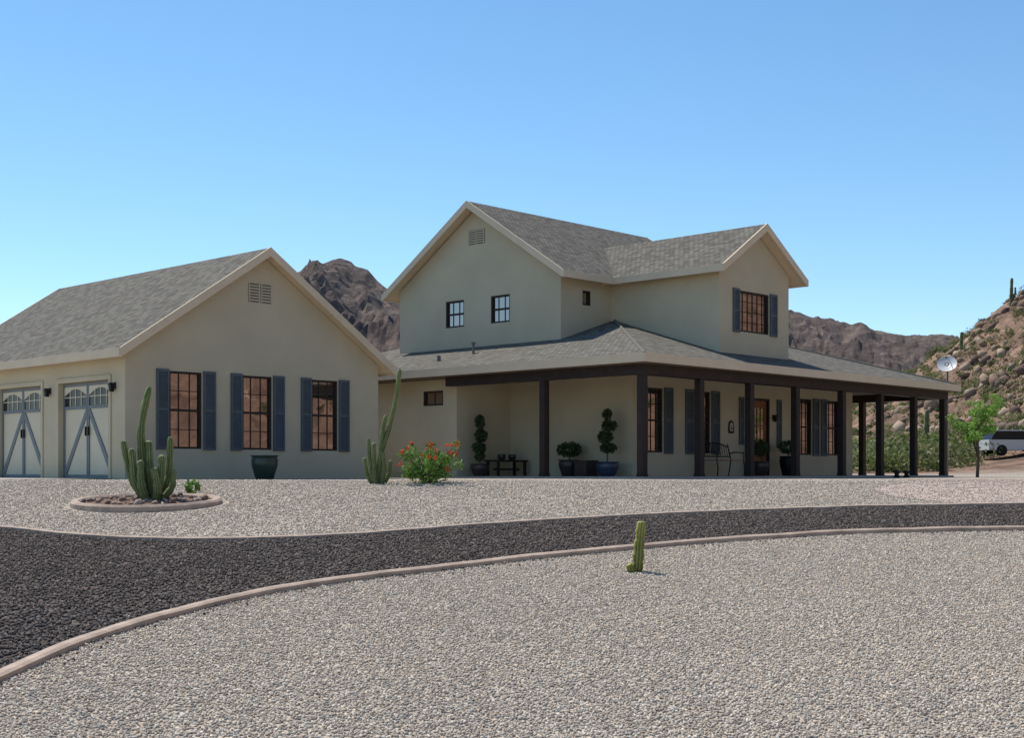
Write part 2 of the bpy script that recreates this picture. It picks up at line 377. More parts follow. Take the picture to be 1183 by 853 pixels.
# ------------------------------------------------------------ stones
PHI=(1+5**.5)/2
IV=np.array([(-1,PHI,0),(1,PHI,0),(-1,-PHI,0),(1,-PHI,0),(0,-1,PHI),(0,1,PHI),(0,-1,-PHI),(0,1,-PHI),(PHI,0,-1),(PHI,0,1),(-PHI,0,-1),(-PHI,0,1)])/1.9
IF=np.array([(0,11,5),(0,5,1),(0,1,7),(0,7,10),(0,10,11),(1,5,9),(5,11,4),(11,10,2),(10,7,6),(7,1,8),(3,9,4),(3,4,2),(3,2,6),(3,6,8),(3,8,9),(4,9,5),(2,4,11),(6,2,10),(8,6,7),(9,8,1)])
OV=np.array([(1,0,0),(-1,0,0),(0,1,0),(0,-1,0),(0,0,1),(0,0,-1.)])
OF=np.array([(0,2,4),(2,1,4),(1,3,4),(3,0,4),(2,0,5),(1,2,5),(3,1,5),(0,3,5)])
def rotm(n,full=True):
    q=rng.normal(size=(n,4)); q/=np.linalg.norm(q,axis=1)[:,None]; w,x,y,z=q.T
    return np.stack([1-2*(y*y+z*z),2*(x*y-z*w),2*(x*z+y*w),2*(x*y+z*w),1-2*(x*x+z*z),2*(y*z-x*w),2*(x*z-y*w),2*(y*z+x*w),1-2*(x*x+y*y)],1).reshape(n,3,3)
def bigmesh(name,V,F,C,m,parent=None,smooth=False):
    me=bpy.data.meshes.new(name); k=F.shape[1]
    me.vertices.add(len(V)); me.vertices.foreach_set('co',V.astype(np.float32).ravel())
    me.loops.add(F.size); me.loops.foreach_set('vertex_index',F.astype(np.int32).ravel())
    me.polygons.add(len(F)); me.polygons.foreach_set('loop_start',np.arange(0,F.size,k,dtype=np.int32))
    try: me.polygons.foreach_set('loop_total',np.full(len(F),k,dtype=np.int32))
    except Exception: pass
    me.update(calc_edges=True)
    ca=me.attributes.new('Col','FLOAT_COLOR','POINT'); ca.data.foreach_set('color',np.c_[C,np.ones(len(C))].astype(np.float32).ravel())
    me.materials.append(m)
    if smooth: me.polygons.foreach_set('use_smooth',[True]*len(F))
    o=bpy.data.objects.new(name,me); COL.objects.link(o)
    if parent: o.parent=parent; o.matrix_parent_inverse=parent.matrix_world.inverted()
    return o
def stones(name,P,r,pal,m=STONEM,hi=None,parent=None):
    n=len(P); Vs=[];Fs=[];Cs=[];off=0
    hi=np.zeros(n,bool) if hi is None else hi
    for sel,TV,TF in ((hi,IV,IF),(~hi,OV*1.05,OF)):
        c=int(sel.sum())
        if not c: continue
        k=len(TV); sc=np.stack([rng.uniform(.75,1.3,c),rng.uniform(.6,1.1,c),rng.uniform(.5,.85,c)],1)
        V=TV[None]*sc[:,None,:]*rng.uniform(.8,1.2,(c,k,1)); V=np.einsum('nij,nkj->nki',rotm(c),V)
        V=V*r[sel][:,None,None]+P[sel][:,None,:]
        F=TF[None]+(np.arange(c)*k)[:,None,None]+off
        pc=np.array(pal)[rng.integers(0,len(pal),c)]*rng.uniform(.8,1.2,(c,1)); 
        Vs.append(V.reshape(-1,3)); Fs.append(F.reshape(-1,3)); Cs.append(np.repeat(pc,k,0)); off+=c*k
    return bigmesh(name,np.concatenate(Vs),np.concatenate(Fs),np.concatenate(Cs),m,parent)
gv=np.vectorize(g)
def inpoly(x,y,poly):
    c=np.zeros(len(x),bool); n=len(poly)
    for i in range(n):
        (xa,ya),(xb,yb)=poly[i],poly[(i+1)%n]
        if ya==yb: continue
        c^=((ya>y)!=(yb>y))&(x<(xb-xa)*(y-ya)/(yb-ya)+xa)
    return c
def patch(n,d0,d1,keep):
    d=rng.uniform(d0,d1,n*2); x=rng.uniform(-1,1,n*2)*(.42*d1+1.2)
    k=(np.abs(x)<.42*d+1.0)&keep(x,d); return x[k],d[k]
dN=lambda x: np.where(x<-3.9,-1,np.interp(x,NE[:,0],NE[:,1]))
dF=lambda x: np.interp(x,FA[:,0],FA[:,1])
x,d=patch(200000,7.2,17.5,lambda x,d:(d<dN(x)-.08))
r=rng.uniform(.007,.0140,len(x))
stones('gravel',np.c_[x,d,gv(d)+r*.3],r,PALG,hi=d<9.5)
x,d=patch(95000,8.5,20.3,lambda x,d:(d>np.where(x<-3.9,0,np.interp(x,NE[:,0],NE[:,1]))+.08)&(d<dF(x)-.07))
r=rng.uniform(.012,.022,len(x))
stones('driveway_gravel',np.c_[x,d,gv(d)+.006+r*.35],r,PALD,hi=d<12)
cx,cd=-5.55,20.3
x,d=patch(62000,16.5,25.5,lambda x,d:(d>dF(x)+.07)&((x-cx)**2+(d-cd)**2>1.2**2)&~inpoly(x,d,pathpoly))
r=rng.uniform(.010,.017,len(x))
stones('gravel.001',np.c_[x,d,gv(d)+r*.3],r,PALG)
x,d=patch(30000,20,27,lambda x,d:inpoly(x+rng.normal(0,.12,len(x)),d+rng.normal(0,.1,len(x)),pathpoly)&(d>dF(x)+.07))
r=rng.uniform(.009,.015,len(x))
stones('path_gravel',np.c_[x,d,gv(d)+.010+r*.3],r,PALP)
# stray stones kicked across the edges
n=900; t=rng.integers(0,len(NE)-1,n); P=NE[t]+rng.normal(0,.16,(n,2)); r=rng.uniform(.008,.018,n)
stones('stray_gravel',np.c_[P,gv(P[:,1])+.012],r,PALD+PALG[:2])

# ------------------------------------------------------------ HOUSE
house=empty('stucco_house',W(30,26,0),math.radians(46.2))
mb=MB()
fp=[(23.9,24.9),(25.9,24.9),(25.9,20.7),(36.6,20.7),(36.6,32.6),(23.9,32.6)]
mb.loft([(a,b,-.3) for a,b in fp],[(a,b,2.575) for a,b in fp],STUCCO)
lower=mb.obj('lower_walls',house,True)
FY=FR('Y',20.7); FXw=FR('X',23.9)
winsL=[(26.50,27.12),(28.46,29.18),(33.6,34.25),(35.1,35.8)]
cuts=[(FY,a,b,.65,2.28,.10) for a,b in winsL]+[(FY,31.1,32.0,.06,2.2,.12),(FXw,25.41,26.18,1.9,2.29,.10)]
cutwalls(lower,cuts)
def pent(y0,y1,zb,zt,zp,ym): return [(y0,zb),(y1,zb),(y1,zt),(ym,zp),(y0,zt)]
P=pent(23.08,29.38,2.65,5.42,7.42,26.23)
mb=MB(); mb.loft([(25.9,y,z) for y,z in P],[(33.2,y,z) for y,z in P],STUCCO); up=mb.obj('upper_walls',house,True)
FU=FR('X',25.9); FS=FR('Y',23.08)
cutwalls(up,[(FU,24.92,25.64,4.21,4.96,.10),(FU,26.69,27.43,4.21,4.96,.10),(FS,26.76,27.1,4.58,4.97,.10)])
P=pent(27.94,31.16,2.85,5.42,6.44,29.55)
mb=MB(); mb.loft([(x,19.54,z) for x,z in P],[(x,24.4,z) for x,z in P],STUCCO); bp_=mb.obj('front_gable_walls',house,True)
FB=FR('Y',19.54); cutwalls(bp_,[(FB,28.84,30.2,3.78,4.84,.10)])
mb=MB()
for a,b in winsL: window(mb,FY,a,b,.65,2.28,3,4)
window(mb,FXw,25.41,26.18,1.9,2.29,2,1,False)
for a,b in ((24.92,25.64),(26.69,27.43)): window(mb,FU,a,b,4.21,4.96,3,2,True)
window(mb,FS,26.76,27.1,4.58,4.97,1,1,False)
window(mb,FB,28.84,30.2,3.78,4.84,6,4,False)
mb.obj('windows',house,True)
mb=MB()
for a,b in ((26.13,26.46),(27.16,27.52),(28.06,28.42),(29.22,29.58),(33.22,33.56),(34.29,34.63),(34.75,35.06),(35.84,36.15)): shutter(mb,FY,a,b,.62,2.31)
for a,b in ((28.52,28.81),(30.23,30.56)): shutter(mb,FB,a,b,3.75,4.87)
mb.obj('shutters',house,True)
mb=MB(); vent(mb,FU,25.88,26.49,6.45,6.85); mb.obj('gable_vent',house,True)
mb=MB()
FY.box(mb,31.15,31.95,-.115,-.06,.07,2.14,WOOD)
for a,b,c,d_ in ((31.1,31.15,.06,2.2),(31.95,32.0,.06,2.2),(31.15,31.95,2.14,2.2)): FY.box(mb,a,b,-.118,.02,c,d_,BROWN)
FY.box(mb,31.3,31.8,-.0595,-.05,1.0,1.95,GLASS)
for i in range(4): FY.box(mb,31.28+.17*i,31.31+.17*i,-.0495,-.035,.98,1.97,WOOD)
for z in (.98,1.45,1.95): FY.box(mb,31.28,31.82,-.0493,-.033,z-.015,z+.02,WOOD)
FY.box(mb,31.3,31.8,-.0595,-.045,.25,.8,WOOD)
FY.box(mb,31.2,31.24,-.059,-.01,1.0,1.12,IRON)
for a,b in ((30.5,30.72),(32.38,32.6)): shutter(mb,FY,a,b,.9,2.2)
sconce(mb,FY,30.95,1.65); sconce(mb,FY,32.2,1.65)
mb.obj('front_door',house,True)
mb=MB(); FY.poly(mb,[(30.02,1.2),(30.24,1.2),(30.27,1.3),(30.24,1.5),(30.13,1.56),(30.02,1.5),(29.99,1.3)],.003,.02,IRON)
FY.poly(mb,[(30.06,1.26),(30.2,1.26),(30.2,1.46),(30.13,1.5),(30.06,1.46)],.0205,.028,PALE)
FY.poly(mb,[(30.1,1.3),(30.16,1.3),(30.13,1.44)],.0285,.033,IRON)
mb.obj('wall_plaque',house,True)
x0,x1,y0,y1=23.25,38.65,18.25,34.0; ze=2.79; k=.31; xm=(x0+x1)/2; h=(x1-x0)/2; zr=ze+k*h
ra=(xm,y0+h,zr); rb=(xm,y1-h,zr)
mb=MB(); c=[(x0,y0,ze),(x1,y0,ze),(x1,y1,ze),(x0,y1,ze)]
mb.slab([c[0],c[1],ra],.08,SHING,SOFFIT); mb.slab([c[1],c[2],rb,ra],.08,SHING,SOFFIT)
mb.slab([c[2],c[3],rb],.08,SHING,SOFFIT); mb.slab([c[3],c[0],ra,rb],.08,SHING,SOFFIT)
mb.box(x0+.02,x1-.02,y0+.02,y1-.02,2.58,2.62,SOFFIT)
CAPM=mat('ridge_cap',(.15,.14,.118),.95,.25,12)
def cap(mb,p,q,r=.06): mb.tube([Vector(p),Vector(q)],r,CAPM,6)
cap(mb,c[0],ra,.04); cap(mb,c[1],ra,.04)
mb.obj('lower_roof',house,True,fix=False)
mb=MB(); t=.04
mb.box(x0-t,x1+t,y0-t,y0-.003,2.60,2.80,TRIM); mb.box(x0-t,x0-.003,y0,y1,2.60,2.80,TRIM); mb.box(x1+.003,x1+t,y0,y1,2.60,2.80,TRIM); mb.box(x0-t,x1+t,y1+.003,y1+t,2.6,2.8,TRIM)
def gableroof(name,ax,a0,a1,c0,c1,cm,ze,sl,far=True):
    V=(lambda a,c_,z:(a,c_,z)) if ax=='X' else (lambda a,c_,z:(c_,a,z))
    zr=ze+sl*(cm-c0); r=MB()
    r.slab([V(a0,c0,ze),V(a1,c0,ze),V(a1,cm,zr),V(a0,cm,zr)],.12,SHING,TRIM)
    r.slab([V(a1,c1,ze),V(a0,c1,ze),V(a0,cm,zr),V(a1,cm,zr)],.12,SHING,TRIM)
    r.obj(name,PAR,True,fix=False)
    f=MB(); na=Vector(V(-1,0,0))
    for cc in (c0,c1): f.board(V(a0,cc,ze),V(a0,cm,zr),na,.04,.2,TRIM)
    if far:
        for cc in (c0,c1): f.board(V(a1,cc,ze),V(a1,cm,zr),-na,.04,.2,TRIM)
    f.board(V(a0-.04,c0,ze),V(a1,c0,ze),Vector(V(0,-1,0)),.038,.18,TRIM,.004)
    f.board(V(a0-.04,c1,ze),V(a1,c1,ze),Vector(V(0,1,0)),.038,.18,TRIM,.004)
    f.obj(name+'_fascia',PAR,True)
PAR=house
gableroof('upper_roof','X',25.58,33.5,22.70,29.76,26.23,5.34,.64)
gableroof('front_gable_roof','Y',19.2,24.75,27.59,31.51,29.55,5.345,.64,False)
mb.obj('eave_fascia',house,True)
mb=MB()
mb.box(23.35,38.5,18.35,24.88,-.25,.05,CONC)
mb.obj('porch_slab',house,True)
mb=MB()
posts=[(23.6,18.59),(25.77,18.59),(27.87,18.59),(29.97,18.59),(32.3,18.59),(34.4,18.59),(36.4,18.59),(38.28,18.59),(23.6,21.56),(38.28,21.3),(38.28,24.1),(38.28,27.0)]
for a,b in posts:
    mb.box(a-.085,a+.085,b-.085,b+.085,.0,2.36,BROWN); mb.box(a-.095,a+.095,b-.095,b+.095,.05,.12,BROWN)
mb.box(23.49,38.39,18.48,18.70,2.35,2.578,BROWN); mb.box(23.49,23.71,18.70,24.89,2.352,2.578,BROWN); mb.box(38.17,38.39,18.70,27.1,2.352,2.578,BROWN)
mb.obj('porch_posts',house,True)
mb=MB()
def roofz(a): return ze+k*(a-x0)
mb.tube([(24.9,25.3,roofz(24.9)-.05),(24.9,25.3,roofz(24.9)+.26)],.035,VENT,10)
mb.tube([(24.9,25.3,roofz(24.9)+.26),(24.9,25.3,roofz(24.9)+.31)],.06,VENT,10)
mb.tube([(24.3,26.0,roofz(24.3)-.05),(24.3,26.0,roofz(24.3)+.14)],.05,VENT,10)
mb.obj('roof_vents',house,True)

# ------------------------------------------------------------ GARAGE
gar=empty('detached_garage',W(17.95,29.6,0),math.radians(46.2)); PAR=gar
P=pent(14.5,21.4,-.4,2.78,5.08,17.95)
mb=MB(); mb.loft([(x,25.08,z) for x,z in P],[(x,34.2,z) for x,z in P],STUCCO); gw=mb.obj('garage_walls',gar,True)
GY=FR('Y',25.08); GX=FR('X',14.5)
gwin=[(15.55,16.36),(17.42,18.22),(19.36,20.13)]; gdo=[(25.72,27.9),(28.72,30.9),(31.7,33.8)]
cutwalls(gw,[(GY,a,b,.66,2.33,.10) for a,b in gwin]+[(GX,a,b,.0,2.13,.16) for a,b in gdo])
mb=MB()
for a,b in gwin: window(mb,GY,a,b,.66,2.33,3,4)
mb.obj('garage_windows',gar,True)
mb=MB()
for a,b in gwin: shutter(mb,GY,a-.32,a-.02,.64,2.36); shutter(mb,GY,b+.03,b+.34,.64,2.36)
mb.obj('garage_shutters',gar,True)
mb=MB(); vent(mb,GY,17.58,18.2,4.0,4.42); mb.obj('garage_vent',gar,True)
mb=MB()
for a,b in gdo:
    GX.box(mb,a,b,-.155,-.12,.01,2.12,CREAM); m_=(a+b)/2; w0,w1=-.119,-.095
    for u0,u1 in ((a,a+.06),(b-.06,b),(m_-.055,m_-.006),(m_+.006,m_+.055)): GX.box(mb,u0,u1,w0,w1,.02,2.11,DTRIM)
    for u0,u1 in ((a+.06,m_-.055),(m_+.055,b-.06)):
        for z0,z1 in ((.02,.10),(1.54,1.61),(2.04,2.11)): GX.box(mb,u0,u1,w0,w1-.001,z0,z1,DTRIM)
        GX.box(mb,u0,u1,-.119,-.112,1.61,2.04,CARG)
        for i in (1,2,3):
            uu=u0+(u1-u0)*i/4; GX.box(mb,uu-.014,uu+.014,-.1115,-.1,1.61,2.04,CREAM)
        GX.box(mb,u0,u1,-.1113,-.101,1.80,1.82,CREAM)
        n=10; arc=[(u0+(u1-u0)*i/n,1.84+.15*math.sin(math.pi*i/n)) for i in range(n+1)]
        GX.poly(mb,[(u0,2.04)]+arc[0:n//2+1]+[((u0+u1)/2,2.04)],-.1118,-.098,CREAM)
        GX.poly(mb,[((u0+u1)/2,2.04)]+arc[n//2:]+[(u1,2.04)],-.1118,-.098,CREAM)
    for sgn in (-1,1):
        ui=m_+sgn*.055; uo=m_+sgn*(1.03)
        GX.poly(mb,[(ui,1.54),(ui,1.40),(uo-sgn*.08,.10),(uo,.10),(uo,.20),(ui+sgn*.03,1.54)],w0,w1-.003,DTRIM)
    for u0,u1,z0,z1 in ((a-.09,a,0,2.22),(b,b+.09,0,2.22),(a,b,2.13,2.22)): GX.box(mb,u0,u1,.002,.028,z0,z1,STUCCO)
    for u in (m_-.06,m_+.06): GX.box(mb,u-.012,u+.012,-.094,-.06,.95,1.15,IRON)
mb.obj('garage_doors',gar,True)
mb=MB(); sconce(mb,GX,25.48,1.93); sconce(mb,GX,28.31,1.93); mb.obj('garage_sconces',gar,True)
gableroof('garage_roof','Y',24.78,34.5,14.2,21.7,17.95,2.71,.67)

# ------------------------------------------------------------ plants
def leaves(name,P,size,cols,parent=None,stretch=1.8,m=LEAF):
    n=len(P); B=np.array([(0,-.5*stretch,0),(.42,0,.08),(0,.5*stretch,0),(-.42,0,.08)])
    V=np.einsum('nij,kj->nki',rotm(n),B)*(size*rng.uniform(.6,1.3,n))[:,None,None]+P[:,None,:]
    F=np.arange(n*4).reshape(n,4)
    C=np.array(cols)[rng.integers(0,len(cols),n)]*rng.uniform(.7,1.3,(n,1))
    return bigmesh(name,V.reshape(-1,3),F,np.repeat(C,4,0),m,parent)
def clump(c,r,n,flat=1.0):
    v=rng.normal(size=(n,3)); v/=np.linalg.norm(v,axis=1)[:,None]; v*=(rng.uniform(0.25,1,n)**.5)[:,None]*np.array(r if hasattr(r,'__len__') else (r,r,r*flat))
    return v+np.array(c)
def cr3(P,n):
    if len(P)==2: return [P[0].lerp(P[1],i/n) for i in range(n+1)]
    Q=[P[0]]+P+[P[-1]]; out=[]
    for i in range(1,len(Q)-2):
        p0,p1,p2,p3=Q[i-1:i+3]
        for k in range(n):
            t=k/n; out.append(.5*((2*p1)+(-p0+p2)*t+(2*p0-5*p1+4*p2-p3)*t*t+(-p0+3*p1-3*p2+p3)*t**3))
    out.append(P[-1].copy()); return out
def cactus_stem(V,F,C,path,rad,ribs=8,base=(.13,.18,.055)):
    path=[Vector(p) for p in path]; n=34
    arr=cr3(path,max(2,n//(len(path)-1))); n=len(arr); seg=ribs*2; off=len(V); ph=random.uniform(0,6)
    for i,p in enumerate(arr):
        s=i/(n-1); d=(arr[min(i+1,n-1)]-arr[max(i-1,0)]).normalized()
        a=d.cross(Vector((0,1,.05))).normalized(); b=d.cross(a)
        r=rad*(.82+.18*math.sin(math.pi*min(1,s*1.4)))*(1+.07*math.sin(i*.9+ph)+.05*math.sin(i*2.3+ph))
        if s>.9: r*=math.sqrt(max(0,1-((s-.9)/.1)**2))+.02
        for k in range(seg):
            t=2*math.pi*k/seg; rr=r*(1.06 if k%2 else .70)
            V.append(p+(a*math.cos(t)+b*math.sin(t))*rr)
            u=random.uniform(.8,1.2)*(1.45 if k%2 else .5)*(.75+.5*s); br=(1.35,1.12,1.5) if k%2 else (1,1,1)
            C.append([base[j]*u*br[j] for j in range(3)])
    for i in range(n-1):
        for k in range(seg): F.append((off+i*seg+k,off+i*seg+(k+1)%seg,off+(i+1)*seg+(k+1)%seg,off+(i+1)*seg+k))
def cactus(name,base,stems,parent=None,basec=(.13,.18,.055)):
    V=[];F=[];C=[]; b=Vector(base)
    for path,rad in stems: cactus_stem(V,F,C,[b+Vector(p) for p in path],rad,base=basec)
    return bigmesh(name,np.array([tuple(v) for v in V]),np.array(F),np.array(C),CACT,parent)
zg=g(20.3)
mb=MB(); seg=72
vs=[];fs=[]; pr=[(-.07,-.2),(-.07,.05),(-.04,.08),(.04,.08),(.07,.05),(.07,-.2)]
for i in range(seg):
    t=2*math.pi*i/seg
    for o,z in pr: vs.append((cx+(1.05+o)*math.cos(t),cd+(1.05+o)*math.sin(t),g(cd+1.05*math.sin(t))*.75+zg*.25+z))
for i in range(seg):
    for q_ in range(5): fs.append((i*6+q_,((i+1)%seg)*6+q_,((i+1)%seg)*6+q_+1,i*6+q_+1))
mb.add(vs,fs,EDGE); pl=mb.obj('planter_ring')
mb=MB(); mb.add([(cx+.99*math.cos(2*math.pi*i/40),cd+.99*math.sin(2*math.pi*i/40),g(cd+.99*math.sin(2*math.pi*i/40))*.75+zg*.25+.03) for i in range(40)]+[(cx,cd,zg+.10)],[(i,(i+1)%40,40) for i in range(40)],SOIL); mb.obj('planter_soil',pl)
n=120; a=rng.uniform(0,6.28,n); rr=rng.uniform(0,.9,n)**.7; r=rng.uniform(.025,.08,n)
stones('planter_rocks',np.c_[cx+rr*np.cos(a),cd+rr*np.sin(a)*.95,zg+.06+rr*np.sin(a)*.06],r,[(.30,.2,.15),(.22,.14,.11),(.38,.3,.24),(.16,.12,.1)],hi=np.ones(n,bool),parent=pl)
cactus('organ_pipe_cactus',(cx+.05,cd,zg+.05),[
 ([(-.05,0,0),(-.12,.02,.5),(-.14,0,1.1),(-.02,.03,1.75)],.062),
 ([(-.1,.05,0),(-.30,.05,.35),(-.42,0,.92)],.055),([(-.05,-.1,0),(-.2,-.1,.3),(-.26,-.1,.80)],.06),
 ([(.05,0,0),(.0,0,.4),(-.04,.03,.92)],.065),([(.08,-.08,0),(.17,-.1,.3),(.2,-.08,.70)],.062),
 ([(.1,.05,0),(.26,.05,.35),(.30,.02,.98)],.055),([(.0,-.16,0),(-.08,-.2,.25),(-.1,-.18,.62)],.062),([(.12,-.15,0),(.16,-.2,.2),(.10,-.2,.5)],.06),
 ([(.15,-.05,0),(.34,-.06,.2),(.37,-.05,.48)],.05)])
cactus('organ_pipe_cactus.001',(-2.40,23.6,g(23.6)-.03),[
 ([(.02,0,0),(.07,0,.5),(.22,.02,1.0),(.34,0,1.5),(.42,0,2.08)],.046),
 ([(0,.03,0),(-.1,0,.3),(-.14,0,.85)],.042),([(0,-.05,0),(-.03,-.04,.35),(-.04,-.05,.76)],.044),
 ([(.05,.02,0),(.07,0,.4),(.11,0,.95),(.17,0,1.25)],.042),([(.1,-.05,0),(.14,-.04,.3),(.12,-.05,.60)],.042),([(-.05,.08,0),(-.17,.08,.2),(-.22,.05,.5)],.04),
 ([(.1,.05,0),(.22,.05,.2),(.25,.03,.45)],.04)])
z0=g(14.1)
cactus('young_cactus',(1.32,14.05,z0-.02),[([(0,0,0),(.015,0,.25),(.045,0,.55)],.058),([(-.05,-.03,0),(-.075,-.05,.05),(-.1,-.06,.1)],.045)],basec=(.2,.23,.05))
bz=g(23.7)
mb=MB(); bc=np.array((-1.47,23.7,bz))
tips=[]
for i in range(38):
    a=random.uniform(0,6.28); L=random.uniform(.3,.68); up_=random.uniform(.2,.85)
    tip=Vector((bc[0]+math.cos(a)*L,bc[1]+math.sin(a)*L,bz+up_*.85)); mid=Vector(bc).lerp(tip,.5)+Vector((0,0,.08))
    mb.tube([Vector(bc),mid,tip],[.012,.008,.004],BARK,5); tips.append((mid,tip))
shrub=mb.obj('red_flowering_shrub')
P=np.concatenate([clump(tuple(m_.lerp(t_,random.uniform(-.3,1.05))),.10,60) for m_,t_ in tips for _ in range(2)]+[clump((bc[0],bc[1],bz+.15),(.42,.42,.16),700)])
P=P[P[:,2]>bz+.02]
leaves('foliage',P,.030,[(.19,.33,.06),(.12,.25,.045),(.25,.40,.09),(.08,.17,.035)],shrub)
P=np.concatenate([clump(tuple(t_+Vector((0,-.04,.05))),.04,14) for m_,t_ in tips if t_.z>bz+.4 or random.random()<.4])
leaves('flowers',P,.032,[(.60,.06,.02),(.70,.14,.03)],shrub)
P=clump((-5.15,21.5,g(21.5)+.13),(.13,.12,.13),160); leaves('small_shrub',P,.05,[(.12,.22,.05),(.18,.3,.07)])
def pot(name,p,r,hh,m,style=0):
    mb=MB(); pr=[(0,0),(r*.62,0),(r*.68,.02),(r*.95,hh*.55),(r,hh*.8),(r*.9,hh*.92),(r*1.04,hh*.95),(r*1.04,hh),(r*.88,hh),(r*.85,hh*.88),(0,hh*.88)]
    mb.lathe(p,pr,m); return mb.obj(name,smooth=True)
o=pot('glazed_pot',(-5.33,28.75,0),.29,.52,GREENPOT)
PZ=.05
def topiary(name,a,b,zt,potm,pr,ph,balls,cols):
    p=W(a,b,PZ); o=pot(name,p,pr,ph,potm); mb=MB(); mb.tube([p+Vector((0,0,ph*.8)),p+Vector((.02,0,(ph+zt)/2)),p+Vector((0,0,zt-.15))],.02,BARK,6); mb.obj('trunk',o)
    P=np.concatenate([clump((p.x+dx,p.y,z),(r_,r_,rz),nn) for dx,z,r_,rz,nn in balls]); leaves('foliage',P,.045,cols,o)
DG=[(.04,.075,.03),(.06,.10,.035),(.03,.055,.025),(.09,.13,.05)]
topiary('potted_topiary',24.3,24.45,1.6,BROWNPOT,.25,.32,[(0,1.45,.13,.2,350),(.03,1.1,.17,.18,450),(-.02,.78,.19,.18,500),(0,.55,.15,.12,200)],DG)
topiary('potted_topiary.001',25.35,21.06,1.65,BLUEPOT,.29,.36,[(0,1.58,.13,.14,250),(.05,1.3,.2,.16,450),(-.05,1.02,.21,.17,450),(.02,.75,.22,.14,400)],DG)
topiary('potted_shrub',25.45,22.4,.8,BROWNPOT,.27,.42,[(0,.72,.34,.2,900)],DG)
topiary('potted_shrub.001',32.2,20.2,.8,IRON,.25,.55,[(0,.85,.32,.2,700)],DG)
topiary('potted_shrub.002',30.9,20.25,.8,BROWNPOT,.22,.4,[(0,.8,.26,.25,600)],DG)
mb=MB(); p=(25.45,21.85)
mb.box(p[0]-.2,p[0]+.2,p[1]-.2,p[1]+.2,PZ,.40,BROWNPOT); mb.box(p[0]-.23,p[0]+.23,p[1]-.23,p[1]+.23,.40,.45,BROWNPOT); mb.obj('planter_box',None,True)
mb=MB(); mb.box(24.6,25.75,24.1,24.6,.42,.47,BROWN)
for a in (24.66,25.66):
    for b in (24.14,24.52): mb.box(a-.03,a+.03,b-.03,b+.03,PZ,.42,BROWN)
mb.box(24.69,25.63,24.3,24.35,.2,.25,BROWN); mb.obj('low_bench',None,True)
mb=MB()
for a in (24.95,25.35): mb.lathe((a,24.3,.47),[(0,0),(.08,0),(.11,.08),(.1,.15),(.07,.15),(0,.13)],BROWNPOT,14)
mb.obj('small_pots',None,True)
mb=MB(); a0,a1,b0=28.35,29.6,20.1
for i in range(6): mb.box(a0,a1,b0-.2+i*.075,b0-.2+i*.075+.05,.45,.47,WOOD)
for a in (a0+.02,a1-.02):
    mb.tube([(a,b0-.2,PZ),(a,b0-.22,.25),(a,b0-.18,.45),(a,b0-.19,.66),(a,b0+.1,.68),(a,b0+.26,.64)],.017,IRON,8)
    mb.tube([(a,b0+.3,PZ),(a,b0+.22,.45),(a,b0+.33,.9)],.017,IRON,8)
arc=[(a0+.02+(a1-a0-.04)*i/12,b0+.33,.82+.1*math.sin(math.pi*i/12)) for i in range(13)]
mb.tube(arc,.017,IRON,8); mb.tube([(a0,b0+.25,.56),(a1,b0+.25,.56)],.014,IRON,8)
for i in range(1,12): mb.tube([(a0+.02+(a1-a0-.04)*i/12,b0+.25,.56),arc[i]],.008,IRON,6)
mb.obj('garden_bench',None,True)
for i,(x,d) in enumerate(((10.35,35.9),(10.7,36.2))):
    mb=MB(); mb.lathe((x,d,0),[(.09,0),(.1,.03),(.06,.05),(.06,.12),(.1,.13),(.09,.18),(0,.21)],IRON,14); mb.obj('path_light')
tb=Vector((13.25,38,0)); mb=MB(); tips=[]
mb.tube([tb,tb+Vector((.03,0,.7)),tb+Vector((-.03,0,1.4))],[.05,.04,.03],BARK,8)
for i in range(11):
    a=random.uniform(0,6.28); z=random.uniform(.6,1.4); L=random.uniform(.35,.75)
    s=tb+Vector((0,0,z)); e=s+Vector((math.cos(a)*L,math.sin(a)*L,random.uniform(.25,.95)))
    mb.tube([s,s.lerp(e,.5)+Vector((0,0,.05)),e],[.022,.014,.006],BARK,6); tips.append((s,e))
tips.append((tb+Vector((0,0,1.2)),tb+Vector((.1,0,2.3))))
tips.append((tb+Vector((0,0,1.2)),tb+Vector((.65,0,2.25))))
tree=mb.obj('young_mesquite_tree')
P=np.concatenate([clump(tuple(s.lerp(e,random.uniform(.35,1.1))),(.2,.2,.11),60) for s,e in tips for _ in range(4)])
leaves('foliage',P,.05,[(.26,.44,.08),(.18,.34,.06),(.34,.50,.12)],tree)
dp=Vector((15.0,46,0)); mb=MB(); c0=dp+Vector((0,0,3.85))
mb.tube([dp,dp+Vector((0,0,3.75))],.04,VENT,8)
ax=Vector((-.35,-.75,.55)).normalized(); u=ax.cross(Vector((0,0,1))).normalized(); w=ax.cross(u)
vs=[c0];fs=[]
for j in range(1,6):
    r=.33*j/5
    vs+= [c0+ax*(r*r*.6)+(u*math.cos(t)+w*math.sin(t)*1.0)*r for t in [2*math.pi*q_/24 for q_ in range(24)]]
fs=[(0,1+q_,1+(q_+1)%24) for q_ in range(24)]+[(1+j*24+q_,1+j*24+(q_+1)%24,1+(j+1)*24+(q_+1)%24,1+(j+1)*24+q_) for j in range(4) for q_ in range(24)]
mb.add(vs,fs,WHITE); mb.tube([c0-w*.33,c0+ax*.4],.012,VENT,6); mb.tube([c0+ax*.36,c0+ax*.45],.03,VENT,8); mb.obj('satellite_dish',fix=False,smooth=True)
